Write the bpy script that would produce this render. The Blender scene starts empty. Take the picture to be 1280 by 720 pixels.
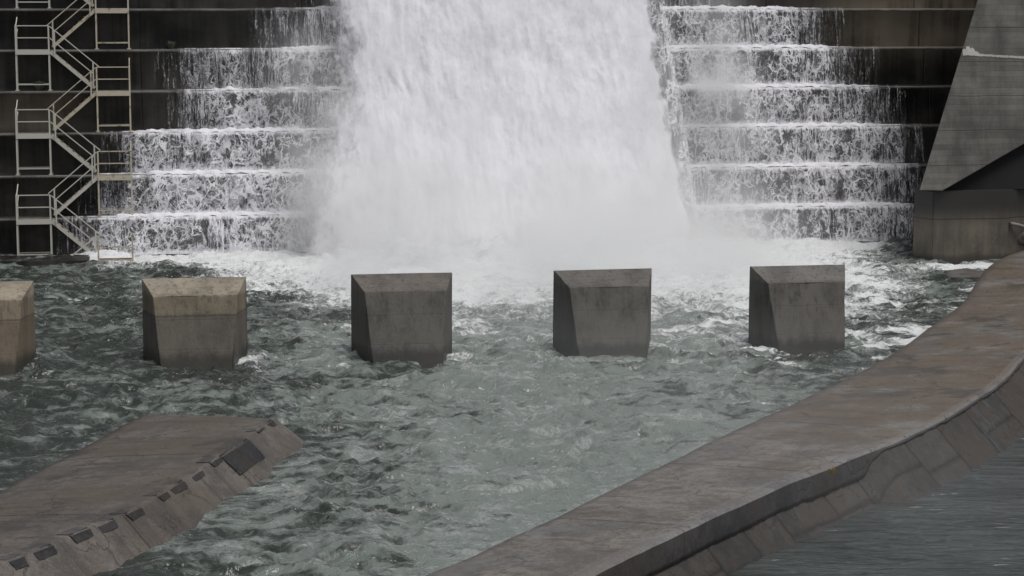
import bpy, bmesh, math, random
import numpy as np
from mathutils import Vector, Matrix

random.seed(7)
sc = bpy.context.scene
C = sc.collection
R_, T_, Z0 = 1.8, 0.78, 1.63            # dam riser, tread, first edge height above the pool
def edge_y(k): return T_ * k
def edge_z(k): return Z0 + R_ * k

# ------------------------------------------------------------------ objects
def obj(name, me, mat=None, parent=None, smooth=False):
    if isinstance(me, bmesh.types.BMesh):
        m = bpy.data.meshes.new(name); me.to_mesh(m); me.free(); me = m
    o = bpy.data.objects.new(name, me); C.objects.link(o)
    if mat is not None and not me.materials: me.materials.append(mat)
    if smooth:
        me.polygons.foreach_set('use_smooth', [True] * len(me.polygons))
    if parent is not None: o.parent = parent
    return o
def thing(name, label, cat, loc=(0, 0, 0), group=None):
    o = bpy.data.objects.new(name, None); C.objects.link(o)
    o.location = loc; o.empty_display_size = .2
    o['label'] = label; o['category'] = cat
    if group: o['group'] = group
    return o
def tag(o, label, cat, group=None):
    o['label'] = label; o['category'] = cat
    if group: o['group'] = group
    return o
def struct(o, kind='structure'):
    o['kind'] = kind; return o
def part(name, me, mat, parent, smooth=False):
    """a child whose mesh is written in world coordinates"""
    o = obj(name, me, mat, parent, smooth)
    if parent.type == 'EMPTY': o.matrix_parent_inverse = Matrix.Translation(-parent.location)
    return o
# ------------------------------------------------------------------ mesh helpers
def add_box(bm, x0, x1, y0, y1, z0, z1):
    v = [bm.verts.new((x, y, z)) for z in (z0, z1) for y in (y0, y1) for x in (x0, x1)]
    for f in ((0, 2, 3, 1), (4, 5, 7, 6), (0, 1, 5, 4), (2, 6, 7, 3), (0, 4, 6, 2), (1, 3, 7, 5)):
        bm.faces.new([v[i] for i in f])
    return v
def add_bar(bm, a, b, w, h=None, n=None):
    """a bar of section w x h (n sides = round) from a to b"""
    a, b = Vector(a), Vector(b); d = (b - a).normalized(); h = h or w
    up = Vector((0, 0, 1)) if abs(d.z) < .95 else Vector((0, 1, 0))
    s = d.cross(up).normalized(); u = s.cross(d).normalized()
    if n: ring = [(math.cos(2 * math.pi * i / n) * w / 2, math.sin(2 * math.pi * i / n) * w / 2) for i in range(n)]
    else: ring = [(-w / 2, -h / 2), (w / 2, -h / 2), (w / 2, h / 2), (-w / 2, h / 2)]
    A = [bm.verts.new(a + s * p + u * q) for p, q in ring]
    B = [bm.verts.new(b + s * p + u * q) for p, q in ring]
    m = len(ring)
    for i in range(m): bm.faces.new((A[i], A[(i + 1) % m], B[(i + 1) % m], B[i]))
    bm.faces.new(A[::-1]); bm.faces.new(B)
def bars(name, segs, mat, parent, w, h=None, n=None):
    bm = bmesh.new()
    for a, b in segs: add_bar(bm, a, b, w, h, n)
    return part(name, bm, mat, parent)
def grid_mesh(name, P, attrs=None, keep=None, uv=None):
    """P: (ny, nx, 3) array -> quad mesh; attrs: name -> (ny, nx) float attribute; keep: (ny-1, nx-1) mask"""
    ny, nx = P.shape[:2]
    idx = np.arange(ny * nx).reshape(ny, nx)
    q = np.stack([idx[:-1, :-1], idx[:-1, 1:], idx[1:, 1:], idx[1:, :-1]], -1)
    q = q[keep] if keep is not None else q.reshape(-1, 4)
    used = np.zeros(ny * nx, bool); used[q.ravel()] = True
    remap = np.cumsum(used) - 1
    V = P.reshape(-1, 3)[used]; q = remap[q]
    me = bpy.data.meshes.new(name)
    me.vertices.add(len(V)); me.vertices.foreach_set('co', V.astype(np.float32).ravel())
    me.loops.add(q.size); me.loops.foreach_set('vertex_index', q.astype(np.int32).ravel())
    me.polygons.add(len(q))
    me.polygons.foreach_set('loop_start', (np.arange(len(q)) * 4).astype(np.int32))
    me.polygons.foreach_set('loop_total', np.full(len(q), 4, np.int32))
    me.update(calc_edges=True); me.validate()
    for n, a in (attrs or {}).items():
        at = me.attributes.new(n, 'FLOAT', 'POINT')
        at.data.foreach_set('value', a.reshape(-1)[used].astype(np.float32))
    return me

# ------------------------------------------------------------------ numpy noise
_rng = np.random.RandomState(11)
_perm = np.concatenate([_rng.permutation(512)] * 3)
_gr = _rng.uniform(0, 2 * np.pi, 512); _gx, _gy = np.cos(_gr), np.sin(_gr)
def perlin(x, y, seed=0):
    x = np.asarray(x, float) + seed * 17.31; y = np.asarray(y, float) + seed * 9.73
    xi = np.floor(x).astype(int); yi = np.floor(y).astype(int)
    xf, yf = x - xi, y - yi
    u = xf ** 3 * (xf * (xf * 6 - 15) + 10); v = yf ** 3 * (yf * (yf * 6 - 15) + 10)
    def g(ix, iy, dx, dy):
        h = _perm[(_perm[ix % 512] + iy % 512) % 512]
        return _gx[h] * dx + _gy[h] * dy
    n00, n10 = g(xi, yi, xf, yf), g(xi + 1, yi, xf - 1, yf)
    n01, n11 = g(xi, yi + 1, xf, yf - 1), g(xi + 1, yi + 1, xf - 1, yf - 1)
    a = n00 + u * (n10 - n00); b = n01 + u * (n11 - n01)
    return 1.5 * (a + v * (b - a))
def fbm(x, y, oct=4, seed=0, gain=.5, lac=2.03):
    s, a, f = 0, 1., 1.
    for o in range(oct):
        s = s + a * perlin(x * f, y * f, seed + o * 3); a *= gain; f *= lac
    return s
def ridged(x, y, oct=4, seed=0, gain=.5):
    s, a, f = 0, 1., 1.
    for o in range(oct):
        s = s + a * (1 - np.abs(perlin(x * f, y * f, seed + o * 5)) * 2); a *= gain; f *= 2.07
    return s
def sstep(a, b, x):
    t = np.clip((x - a) / (b - a), 0, 1); return t * t * (3 - 2 * t)

# ------------------------------------------------------------------ node helpers
class S:
    """a float socket with arithmetic"""
    def __init__(s, nt, sock): s.nt, s.k = nt, sock
    def _m(s, op, *args, clamp=False):
        n = s.nt.nodes.new('ShaderNodeMath'); n.operation = op; n.use_clamp = clamp
        for i, a in enumerate((s,) + args):
            if isinstance(a, S): s.nt.links.new(a.k, n.inputs[i])
            else: n.inputs[i].default_value = a
        return S(s.nt, n.outputs[0])
    def __add__(s, o): return s._m('ADD', o)
    __radd__ = __add__
    def __sub__(s, o): return s._m('SUBTRACT', o)
    def __rsub__(s, o): return (s * -1.) + o
    def __mul__(s, o): return s._m('MULTIPLY', o)
    __rmul__ = __mul__
    def __truediv__(s, o): return s._m('DIVIDE', o)
    def __neg__(s): return s * -1.
    def exp(s): return s._m('EXPONENT')
    def abs(s): return s._m('ABSOLUTE')
    def max(s, o): return s._m('MAXIMUM', o)
    def min(s, o): return s._m('MINIMUM', o)
    def pow(s, o): return s._m('POWER', o)
    def clamp(s): return s._m('ADD', 0., clamp=True)
    def step(s, a, b, t0=0., t1=1.):
        n = s.nt.nodes.new('ShaderNodeMapRange'); n.interpolation_type = 'SMOOTHSTEP'
        s.nt.links.new(s.k, n.inputs['Value'])
        for nm, v in (('From Min', a), ('From Max', b), ('To Min', t0), ('To Max', t1)):
            if isinstance(v, S): s.nt.links.new(v.k, n.inputs[nm])
            else: n.inputs[nm].default_value = v
        return S(s.nt, n.outputs['Result'])
class Mat:
    def __init__(s, name, volume=False):
        s.m = bpy.data.materials.new(name); s.m.use_nodes = True; s.nt = s.m.node_tree
        s.nt.nodes.clear(); s.out = s.nt.nodes.new('ShaderNodeOutputMaterial')
        g = s.nt.nodes.new('ShaderNodeNewGeometry'); s.P = g.outputs['Position']; s.N = g.outputs['Normal']
        x = s.nt.nodes.new('ShaderNodeSeparateXYZ'); s.nt.links.new(s.P, x.inputs[0])
        s.x, s.y, s.z = (S(s.nt, o) for o in x.outputs)
    def sep(s, sock):
        x = s.nt.nodes.new('ShaderNodeSeparateXYZ'); s.nt.links.new(sock, x.inputs[0])
        return tuple(S(s.nt, o) for o in x.outputs)
    def vec(s, x, y, z):
        n = s.nt.nodes.new('ShaderNodeCombineXYZ')
        for i, a in enumerate((x, y, z)):
            if isinstance(a, S): s.nt.links.new(a.k, n.inputs[i])
            else: n.inputs[i].default_value = a
        return n.outputs[0]
    def noise(s, vec, scale=1., detail=3., rough=.5, dist=0., color=False):
        n = s.nt.nodes.new('ShaderNodeTexNoise'); s.nt.links.new(vec, n.inputs['Vector'])
        n.inputs['Scale'].default_value = scale; n.inputs['Detail'].default_value = detail
        n.inputs['Roughness'].default_value = rough; n.inputs['Distortion'].default_value = dist
        if color: return n.outputs['Color']
        return S(s.nt, n.outputs[0])
    def voro(s, vec, scale=1., feature='DISTANCE_TO_EDGE', rnd=1.):
        n = s.nt.nodes.new('ShaderNodeTexVoronoi'); n.feature = feature
        s.nt.links.new(vec, n.inputs['Vector']); n.inputs['Scale'].default_value = scale
        n.inputs['Randomness'].default_value = rnd
        return S(s.nt, n.outputs['Distance'])
    def attr(s, name):
        n = s.nt.nodes.new('ShaderNodeAttribute'); n.attribute_name = name
        return S(s.nt, n.outputs['Fac'])
    def mix(s, f, a, b):
        n = s.nt.nodes.new('ShaderNodeMix'); n.data_type = 'RGBA'
        ins = [i for i in n.inputs if i.type == 'RGBA']
        fac = n.inputs[0]
        if isinstance(f, S): s.nt.links.new(f.k, fac)
        else: fac.default_value = f
        for i, c in zip(ins, (a, b)):
            if isinstance(c, tuple): i.default_value = (*c, 1)
            else: s.nt.links.new(c, i)
        return [o for o in n.outputs if o.type == 'RGBA'][0]
    def bump(s, h, dist=.02, strength=1., normal=None):
        n = s.nt.nodes.new('ShaderNodeBump'); s.nt.links.new(h.k, n.inputs['Height'])
        n.inputs['Distance'].default_value = dist; n.inputs['Strength'].default_value = strength
        if normal is not None: s.nt.links.new(normal, n.inputs['Normal'])
        return n.outputs[0]
    def bsdf(s, color, rough=.7, normal=None, spec=.5, alpha=None, ior=1.5, metal=0., link=True):
        b = s.nt.nodes.new('ShaderNodeBsdfPrincipled')
        for nm, v in (('Base Color', color), ('Roughness', rough), ('Alpha', alpha), ('Specular IOR Level', spec), ('Metallic', metal)):
            if v is None: continue
            if isinstance(v, S): s.nt.links.new(v.k, b.inputs[nm])
            elif isinstance(v, tuple): b.inputs[nm].default_value = (*v, 1)
            elif isinstance(v, (int, float)): b.inputs[nm].default_value = v
            else: s.nt.links.new(v, b.inputs[nm])
        b.inputs['IOR'].default_value = ior
        if normal is not None: s.nt.links.new(normal, b.inputs['Normal'])
        if link: s.nt.links.new(b.outputs[0], s.out.inputs['Surface'])
        return b

# ------------------------------------------------------------------ materials
def concrete(name, light, dark, streak=1., rough=(.65, .9), joints=None, wetline=None, brown=None, bump=.006, boards=False):
    """poured concrete: blotches, vertical run-off stains, fine grain, pour lines"""
    m = Mat(name)
    P = m.P
    big = m.noise(P, .55, 4, .6)
    st = m.noise(m.vec(m.x * 1.6, m.y * 1.6, m.z * .12), 1., 5, .65)
    fine = m.noise(P, 14, 5, .7)
    f = (big * .9 + st * streak * .9 + fine * .35 - (.62 + streak * .45) + .5).step(.15, .85)
    col = m.mix(f, dark, light)
    if brown is not None:
        bn = m.noise(m.vec(m.x * .35 + 7., m.y * .35, m.z * .5), 1., 5, .6).step(.47, .62)
        col = m.mix(bn * .75, col, brown)
    if wetline is not None:
        wz, wet = wetline
        wv = m.z + m.noise(m.vec(m.x * 3., m.y * 3., 0.), 1., 3) * .12
        col = m.mix(wv.step(wz + .09, wz + .03), col, wet)
    spots = m.noise(P, 55, 2, .6).step(.62, .72)
    col = m.mix(spots * .35, col, tuple(c * .45 for c in dark))
    h = fine * .5 + big * .3 + m.noise(P, 45, 3, .6) * .3
    if joints:
        jz, j0 = joints
        saw = ((m.z + j0 + m.noise(m.vec(m.x * .7, m.y * .7, m.z), 1., 3) * .12) / jz)._m('FRACT')
        line = (saw - .5).abs().step(.485, .499)
        col = m.mix(line * .7, col, tuple(c * .3 for c in dark))
        h = h - line * 1.5
    if boards:
        bl = ((m.z / .24 + (st - .5) * .04)._m('FRACT') - .5).abs().step(.45, .495)
        bt = m.noise(m.vec(m.x * .35, m.y * .35, (m.z / .24)._m('FLOOR') * 3.7), 1., 2, .5)      # every board left its own tone
        col = m.mix((bt - .5).abs() * 1.6, col, m.mix(bt.step(.45, .55), tuple(c * .8 for c in dark), tuple(c * 1.15 for c in light)))
        col = m.mix(bl * .35, col, tuple(c * .5 for c in dark)); h = h - bl * .6
    m.bsdf(col, f.step(0., 1., rough[0], rough[1]), m.bump(h, bump, .7), spec=.25)
    return m.m

def foam_mat(name, sc_=1., alpha_attr=None):
    m = Mat(name)
    n = m.noise(m.vec(m.x * 1., m.y, m.z * .45), 2.2 * sc_, 6, .65)
    fine = m.noise(m.vec(m.x, m.y, m.z * .6), 16 * sc_, 4, .7)
    col = m.mix((n + fine * .4).step(.5, .85), (.70, .69, .72), (.82, .81, .845))
    b = m.bsdf(col, .9, m.bump(n * .6 + fine * .3, .05, .5), spec=.15)
    if alpha_attr:
        a = m.attr(alpha_attr)
        lace = m.noise(m.vec(m.x, m.y, m.z * .5), 5., 6, .75)
        lace = lace * .5 + m.noise(m.vec(m.x, m.y, m.z * .45), 1.3, 5, .7) * .5
        al = (a * 1.7 - .45 + (lace - .5) * 1.9).step(.05, .85)
        m.nt.links.new(al.k, b.inputs['Alpha'])
    return m.m

def cascade_mat():
    """falling lacy water: white threads and clots with open dark holes between them"""
    m = Mat('falling_water')
    cov0 = m.attr('cov'); fr = m.attr('fall'); ly = m.attr('layer')
    edge = m.noise(m.vec(m.x * 1.5, ly * 3.1, m.z * .35), 1., 4, .65)
    cov = (cov0 + (edge - .5) * 1.1 * cov0.step(.0, .12)).clamp()
    wx, wy, wz = m.sep(m.noise(m.vec(m.x, ly * 7.1, m.z), 1.7, 4, .62, color=True))
    X = m.x + (wx - .5) * .75; Z = m.z + (wz - .5) * .75
    n1 = m.noise(m.vec(X * 2.5, ly * 3.7, Z * 1.6), 1., 2.5, .55)
    n2 = m.noise(m.vec(X * 6.0 + 3., ly * 5.1, Z * 3.6), 1., 3, .6)
    v3 = m.voro(m.vec(X * 5.6, ly * 2.3, Z * 3.9), 1.)
    clot = m.noise(m.vec(m.x * 1.0, ly * 4.3, m.z * .62), 1., 6, .66)
    fine = m.noise(m.vec(m.x * 15., ly * 9., m.z * 7.), 1., 5, .75)
    strk = m.noise(m.vec(m.x * 11., ly * 2.9, m.z * .7), 1., 5, .62)
    v1 = m.voro(m.vec(X * 2.5, ly * 1.3, Z * 1.8), 1.)
    cl = (clot - .5) * 4.2                                     # about -1 .. 1
    hole = (m.noise(m.vec(X * 1.25, ly * 2.3 + 4., Z * .8), 1., 3, .5) + cl * .06).step(.40, .52)
    wd = (cl * .55 + .8).max(.25)
    r1 = (1. - (n1 - .5).abs() * 19. / wd).max(0.)
    r2 = (1. - (n2 - .5).abs() * 16. / wd).max(0.) * .55
    r3 = (1. - v3 * 12. / wd).max(0.) * .45
    r4 = (1. - v1 * 9.5 / wd).max(0.)
    web = r1.max(r2).max(r3).max(r4) * (hole * .72 + .28)
    style = (m.noise(m.vec(m.x * .42, ly * 5.9, m.z * .06), 1., 3, .5) - .5 + (1. - cov) * .30).step(.09, .22) * .8
    s1 = m.noise(m.vec(m.x * 6.5 + (wx - .5) * 1.6, ly * 1.9, m.z * .55), 1., 4, .6)
    strand = (1. - (s1 - .5).abs() * 17.).max(0.) * (fine * .9 + .45) * (clot * 1.6 + .1)
    web = web * (1. - style) + strand * style
    top = fr.step(.16, 0.) * cov * .8                          # the sheet is whole just under the lip
    foot = fr.step(.84, 1.) * cov * .6                         # and breaks into spray at the foot
    body = web * (fine * 1.2 + .5) + (cl - .38).max(0.) * 1.6 * (fine + .2) * hole + top + foot
    a_full = body.step(.10, .85) * cov.step(.2, .75)
    thin = (strk * .8 + fine * .45 - .66).step(0., .20) * cov.step(.02, .22) * (1. - cov.step(.45, .85)) * .62
    al = a_full * .95 + thin + cov.step(.2, 1.) * .055
    al = al._m('MINIMUM', .95)
    m.bsdf(m.mix(fine.step(.35, .65), (.68, .67, .70), (.83, .82, .855)), .6, m.bump(fine + clot, .03, .5), spec=.25, alpha=al)
    return m.m

def water_mat():
    m = Mat('pool_water')
    foam, turb = m.attr('foam'), m.attr('turb')
    P2 = m.vec(m.x, m.y, 0.)
    wx, wy, wz = m.sep(m.noise(P2, .9, 4, .6, color=True))
    X = m.x + (wx - .5) * 1.1; Y = m.y + (wy - .5) * 1.1
    l1 = m.voro(m.vec(X * 1.1, Y * 1.7, 0.), 1.)
    l2 = m.voro(m.vec(X * 3.1, Y * 4.6, 0.), 1.)
    clump = m.noise(m.vec(X * .8, Y * 1.5, 0.), 1., 6, .68)
    fine = m.noise(P2, 11, 5, .72)
    w = foam * .25
    lace = (1. - l1.step(w * .3, w + .07)) * .6 + (1. - l2.step(w * .3, w + .08)) * .45
    web = (1. - (m.noise(m.vec(X * 1.5, Y * 2.6, 0.), 1., 3, .6) - .5).abs() * 13.).max(0.)
    fa = (foam * 1.55 - 1.02 + (clump - .5) * 2.5 + (lace * .45 + web * .8) * foam.step(0., .8) * .75 + (fine - .5) * 1.5).step(0., .95)
    fleck = (m.noise(m.vec(X * 6., Y * 9., 0.), 1., 4, .7) + foam * .16 + (clump - .5) * .35 - .66).step(0., .07) * foam.step(-.05, .2) * .75
    fa = fa.max(fleck)
    pt = m.noise(m.vec(X * 1.15, Y * 2.3, 5.), 1., 5, .64)
    milk_and_sheen = (turb * 1.15 - .02 + (pt - .5) * 2.8 + (clump - .5) * 1.0).step(.05, .70)  # aerated water, plus sky reflection and dark wave faces painted as patches
    col = m.mix(milk_and_sheen, (.034, .040, .034), (.180, .205, .186))
    col = m.mix(fa * (fine * .9 + .5)._m('MINIMUM', 1.), col, (.76, .77, .77))
    sx, sy, sz = m.sep(m.noise(m.vec(m.x * .22, m.y * .3, 0.), 1., 3, .55, color=True))
    SX = m.x + (sx - .5) * 5.; SY = m.y + (sy - .5) * 5.
    line = (1. - (m.noise(m.vec(SX * .55, SY * 1.1, 0.), 1., 4, .6) - .5).abs() * 17.).max(0.)
    line = line * (m.noise(m.vec(m.x * .5, m.y * .8, 3.), 1., 4, .6) - .48).step(0., .14) * ((fine - .32) * 2.6).max(0.)
    fa = fa.max(line._m('MINIMUM', 1.) * (turb * .8 + .18)._m('MINIMUM', .75))
    col = m.mix(line._m('MINIMUM', 1.) * (turb * .7 + .15)._m('MINIMUM', .6), col, (.72, .72, .73))
    rip = m.noise(m.vec(X * 1.5, Y * 2.5, 0.), 1., 3, .6, .5)
    rip2 = m.noise(m.vec(X * 4., Y * 6., 0.), 1., 2, .55)
    h = rip * .8 + rip2 * .22 + fa * fine * .25
    m.bsdf(col, fa.step(0., 1., .06, .85), m.bump(h, .16, 1.), spec=.5, ior=1.33)
    return m.m

def tail_mat():
    m = Mat('tailwater')
    # small wind ripples in long thin crests
    X = m.x * .986 + m.y * -.167; Y = m.x * .167 + m.y * .986
    n = m.noise(m.vec(X * .75, Y * 2.9, 0.), 1., 2, .55, .4)
    n2 = m.noise(m.vec(X * 4., Y * 17., 0.), 1., 3, .6, .3)
    big = m.noise(m.vec(X * .3, Y * .6, 0.), 1., 3)
    col = m.mix(big.step(.35, .65), (.044, .051, .049), (.070, .079, .076))
    m.bsdf(col, .12, m.bump(n * .8, .24, 1.), ior=1.33)
    return m.m

M = {}
M['dam'] = None
def dam_mat():
    m = Mat('wet_dam_concrete'); P = m.P
    big = m.noise(m.vec(m.x * .35, m.y, m.z * .5), 1., 5, .6)
    st = m.noise(m.vec(m.x * 2.3, m.y, m.z * .1), 1., 6, .7)
    st2 = m.noise(m.vec(m.x * 8., m.y, m.z * .25), 1., 4, .7)
    fine = m.noise(P, 16, 5, .7)
    dry = (m.x - 15.5).step(-2., 3.5) * (m.z - 8.3).step(-1., 1.5)
    dry = dry.max((m.x + 19.2).step(1.2, -1.4) * ((m.z - 6.1).abs()).step(1.1, .6) * .55)
    dry = dry * (big * .8 + st * .9 - .2).step(.2, .75)
    f = (st * .9 + (big - .5) * 1.5 + fine * .3 + st2 * .3 - .52).step(0., .62)
    col = m.mix(f, (.013, .0125, .012), (.062, .056, .049))
    col = m.mix(dry, col, (.185, .155, .118))
    moss = (m.noise(P, .8, 5, .65)).step(.6, .72) * m.x.step(-8., -14.)
    col = m.mix(moss * .5, col, (.028, .032, .012))
    # vertical pour joints
    fx = ((m.x + 1.6 + m.z * .012) / 7.4)._m('FRACT')
    jl = (fx - .5).abs().step(.4955, .499)
    col = m.mix(jl * .85, col, (.008, .008, .008))
    h = fine * .5 + st * .5 - jl * 2.
    m.bsdf(col, f.step(0., 1., .35, .7), m.bump(h, .010, .7), spec=.35)
    return m.m
M['dam'] = dam_mat()
M['lip'] = concrete('step_lip_glint', (.20, .19, .172), (.06, .056, .05), .9, (.35, .6))  # pale tone is the wet edge's reflection, put into the colour
def divider_mat():
    m = Mat('spray_wet_divider')
    st = m.noise(m.vec(m.x * 6., m.y * 6., m.z * .8), 1., 5, .65); fl = m.noise(m.vec(m.x * 10., m.y * 10., m.z * 5.), 1., 4, .75)
    big = m.noise(m.vec(m.x, m.y, m.z * .5), 1., 4, .6)
    col = m.mix(st.step(.35, .65), (.020, .020, .020), (.060, .060, .059))
    col = m.mix((fl * .7 + st * .5 + (big - .5) * 1.2 - .63).step(0., .2) * .7, col, (.50, .50, .51))
    m.bsdf(col, .5, m.bump(fl + st, .05, .8)); return m.m
M['divider'] = divider_mat()
def block_mat(name, top, body, dark, wet_z, tan=None):
    m = Mat(name); P = m.P
    big = m.noise(P, .9, 5, .62); fine = m.noise(P, 11, 6, .72)
    st = m.noise(m.vec(m.x * 2.2, m.y * 2.2, m.z * .16), 1., 5, .68)
    st2 = m.noise(m.vec(m.x * 7., m.y * 7., m.z * .3), 1., 4, .65)
    f = (big * .8 + st * .9 + (fine - .5) * .6 - .72).step(-.22, .3)
    col = m.mix(f, dark, body)
    zz = m.z + (st - .5) * .35 + (fine - .5) * .12
    if tan is not None:
        col = m.mix((zz.step(wet_z - .05, wet_z + .12)) * .85, col, m.mix(f, tuple(c * .55 for c in tan), tan))
        col = m.mix(((m.z - wet_z + (st2 - .5) * .06).abs()).step(.04, .01) * .5, col, tuple(c * .5 for c in dark))
    cap = (zz.step(2.16, 2.34))
    col = m.mix(cap * .85, col, m.mix((big + (fine - .5) * .5).step(.35, .62), tuple(c * .66 for c in top), top))
    run = (st2 - .54).step(0., .1) * zz.step(.2, 1.9) * .45                 # dark run-off from the cap
    col = m.mix(run, col, tuple(c * .55 for c in dark))
    pale = (m.noise(m.vec(m.x * 5., m.y * 5., m.z * .5), 1., 4, .7) - .60).step(0., .08) * .22
    col = m.mix(pale, col, tuple(min(.5, c * 1.5) for c in body))
    pits = m.noise(P, 30, 3, .6).step(.60, .70)
    col = m.mix(pits * .32, col, tuple(c * .4 for c in dark))
    fl = (((m.z + .34) / .92)._m('FRACT') - .5).abs().step(.478, .496)       # formwork lines
    col = m.mix(fl * .12, col, tuple(c * .4 for c in dark))
    col = m.mix((m.z + (st - .5) * .5 + (fine - .5) * .2).step(.62, .22) * .75, col, (.026, .026, .022))   # slimy wet foot
    h = fine * .6 + big * .3 - fl * .4 - pits * .5
    m.bsdf(col, (m.z + (st - .5) * .4).step(.2, .7, .45, .85), m.bump(h, .010, .9), spec=.25)
    return m.m
M['block_dry'] = block_mat('sunbleached_block', (.34, .30, .235), (.130, .115, .097), (.082, .073, .062), 1.62, (.215, .180, .132))
M['block_brown'] = block_mat('brown_stained_block', (.37, .32, .25), (.165, .132, .098), (.105, .086, .066), 1.62, (.225, .185, .135))
M['block_wet'] = block_mat('wet_block', (.165, .145, .128), (.128, .119, .109), (.076, .070, .064), 1.9)
M['block_olive'] = block_mat('olive_wet_block', (.155, .145, .132), (.122, .116, .104), (.074, .070, .063), 1.9)
M['block_grey'] = block_mat('grey_wet_block', (.185, .175, .160), (.126, .117, .107), (.076, .070, .064), 1.9)
M['wing'] = concrete('wing_wall_concrete', (.175, .166, .152), (.066, .062, .056), 1.2, joints=(1.47, .2), bump=.010, boards=True)
def plinth_mat():
    m = Mat('wing_wall_footing'); P = m.P
    st = m.noise(m.vec(m.x * 1.6, m.y * 1.6, m.z * .15), 1., 5, .65); big = m.noise(P, .7, 5, .6); fine = m.noise(P, 14, 5, .7)
    f = (st * .8 + big * .9 + fine * .35 - 1.02).step(-.25, .3)
    col = m.mix(f, (.070, .063, .053), (.175, .148, .112))
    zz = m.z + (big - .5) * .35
    col = m.mix(zz.step(1.35, 2.45), col, (.030, .028, .026))          # shade below the overhang, put into the colour
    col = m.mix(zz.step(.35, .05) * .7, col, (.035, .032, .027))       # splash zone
    col = m.mix(((m.z - 1.80 + (st - .5) * .05).abs()).step(.035, .01) * .8, col, (.016, .015, .014))
    m.bsdf(col, .6, m.bump(fine + st * .5, .008, .8)); return m.m
M['plinth'] = plinth_mat()
M['recess'] = concrete('wing_wall_recess_shade', (.0125, .012, .0115), (.006, .006, .006), .6, joints=(1.55, .1))  # near-black base colour carries the shadow in the recess
M['scar'] = concrete('lime_scar', (.55, .54, .50), (.28, .27, .25), .3)
M['sill'] = None
def sill_mat(name, a, b, brown, slabs=False, speck=.5, far=0., top=False):
    m = Mat(name); P = m.P
    if far: far = m.x.step(-4., 4., -.15, .06)
    big = m.noise(P, .6, 6, .62)
    mid = m.noise(P, 2.6, 6, .68)
    fine = m.noise(P, 9, 6, .75)
    f = (big * 1.1 + (mid - .5) * 1.1 + (fine - .5) * .9 - .35).step(0., .42)
    col = m.mix(f, b, a)
    bn = (m.noise(m.vec(m.x * .36 + 3., m.y * .36, 0.), 1., 6, .66) + (mid - .5) * .25 + (fine - .5) * .25 + far).step(.44, .58)
    col = m.mix(bn * .75, col, brown)
    wet = (m.noise(m.vec(m.x * .34 - 5., m.y * .45, 0.), 1., 5, .62) + (mid - .5) * .22 + (fine - .5) * .08).step(.55, .62)
    col = m.mix(wet * .55, col, tuple(c * .5 for c in b))
    spots = m.noise(P, 17, 4, .72).step(.54, .64)
    col = m.mix(spots * speck, col, tuple(c * .42 for c in b))
    pale = m.noise(P, 13, 4, .72).step(.58, .68)
    col = m.mix(pale * .4, col, tuple(min(.6, c * 1.6) for c in a))
    wv = m.noise(P, .9, 4, .6)
    cr = m.voro(m.vec(m.x * .42 + wv * 1.2, m.y * .42 - wv * .9, m.z * .4), 1.).step(.012, .004) * (big - .47).step(0., .06)
    col = m.mix(cr * .38, col, (.02, .019, .017))
    h = fine * .7 + mid * .5 + m.noise(P, 40, 3) * .2 - cr * 1.2
    if slabs:
        col = m.mix((m.attr('tint') - .5).abs() * .55, col, m.mix(m.attr('tint').step(.4, .6), tuple(c * .6 for c in b), tuple(c * 1.25 for c in a)))
        col = m.mix(m.attr('joint') * .8, col, (.014, .013, .012))
    if top:
        al, ac = m.attr('along'), m.attr('across')
        jt = ((al / 6.1 + .37 + (fine - .5) * .004)._m('FRACT') - .5).abs().step(.4935, .4975)
        col = m.mix(jt * .7, col, (.03, .028, .026))
        st = m.noise(m.vec(al * 2.4, ac * 1.3, 1.), 1., 5, .66)               # run-off stains across the slab
        col = m.mix((st + (fine - .5) * .2 - .54).step(0., .1) * .45, col, tuple(c * .55 for c in b))
        rim = ac.step(.955, .985) * (mid * 1.3)._m('MINIMUM', 1.)
        col = m.mix(rim * .5, col, (.26, .22, .185))
        wetb = ac.step(.10, .0) * .6                                            # washed edge along the pool
        col = m.mix(wetb, col, tuple(c * .5 for c in b))
        h = h - jt
    m.bsdf(col, (wet * .8 + (mid - .5) * .6)._m('ADD', 0., clamp=True).step(0., 1., .72, .30), m.bump(h, .015, .95), spec=.3)
    return m.m
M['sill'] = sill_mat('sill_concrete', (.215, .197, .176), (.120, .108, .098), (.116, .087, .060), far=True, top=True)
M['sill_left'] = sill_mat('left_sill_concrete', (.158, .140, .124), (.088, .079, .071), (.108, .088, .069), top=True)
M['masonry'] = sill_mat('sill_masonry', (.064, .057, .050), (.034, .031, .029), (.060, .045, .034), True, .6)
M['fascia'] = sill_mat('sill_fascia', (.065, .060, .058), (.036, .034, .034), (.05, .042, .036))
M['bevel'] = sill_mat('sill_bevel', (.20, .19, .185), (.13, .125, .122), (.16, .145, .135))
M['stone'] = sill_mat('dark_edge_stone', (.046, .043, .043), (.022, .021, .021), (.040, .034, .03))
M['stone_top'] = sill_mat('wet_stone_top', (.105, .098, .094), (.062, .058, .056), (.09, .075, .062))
M['foam'] = foam_mat('white_foam')
M['jet'] = foam_mat('white_jet', .8, 'edge')
M['fall'] = cascade_mat()
M['water'] = water_mat()
M['tail'] = tail_mat()
def paint(name, base, rust, amt):
    m = Mat(name)
    n = m.noise(m.P, 3.5, 5, .7); n2 = m.noise(m.P, 24, 3, .6)
    f = (n + n2 * .35).step(amt, amt + .12)
    col = m.mix(f, base, rust)
    m.bsdf(col, .6, m.bump(n2, .004, .5)); return m.m
M['rail'] = paint('weathered_cream_paint', (.52, .50, .44), (.24, .17, .11), .82)
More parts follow.
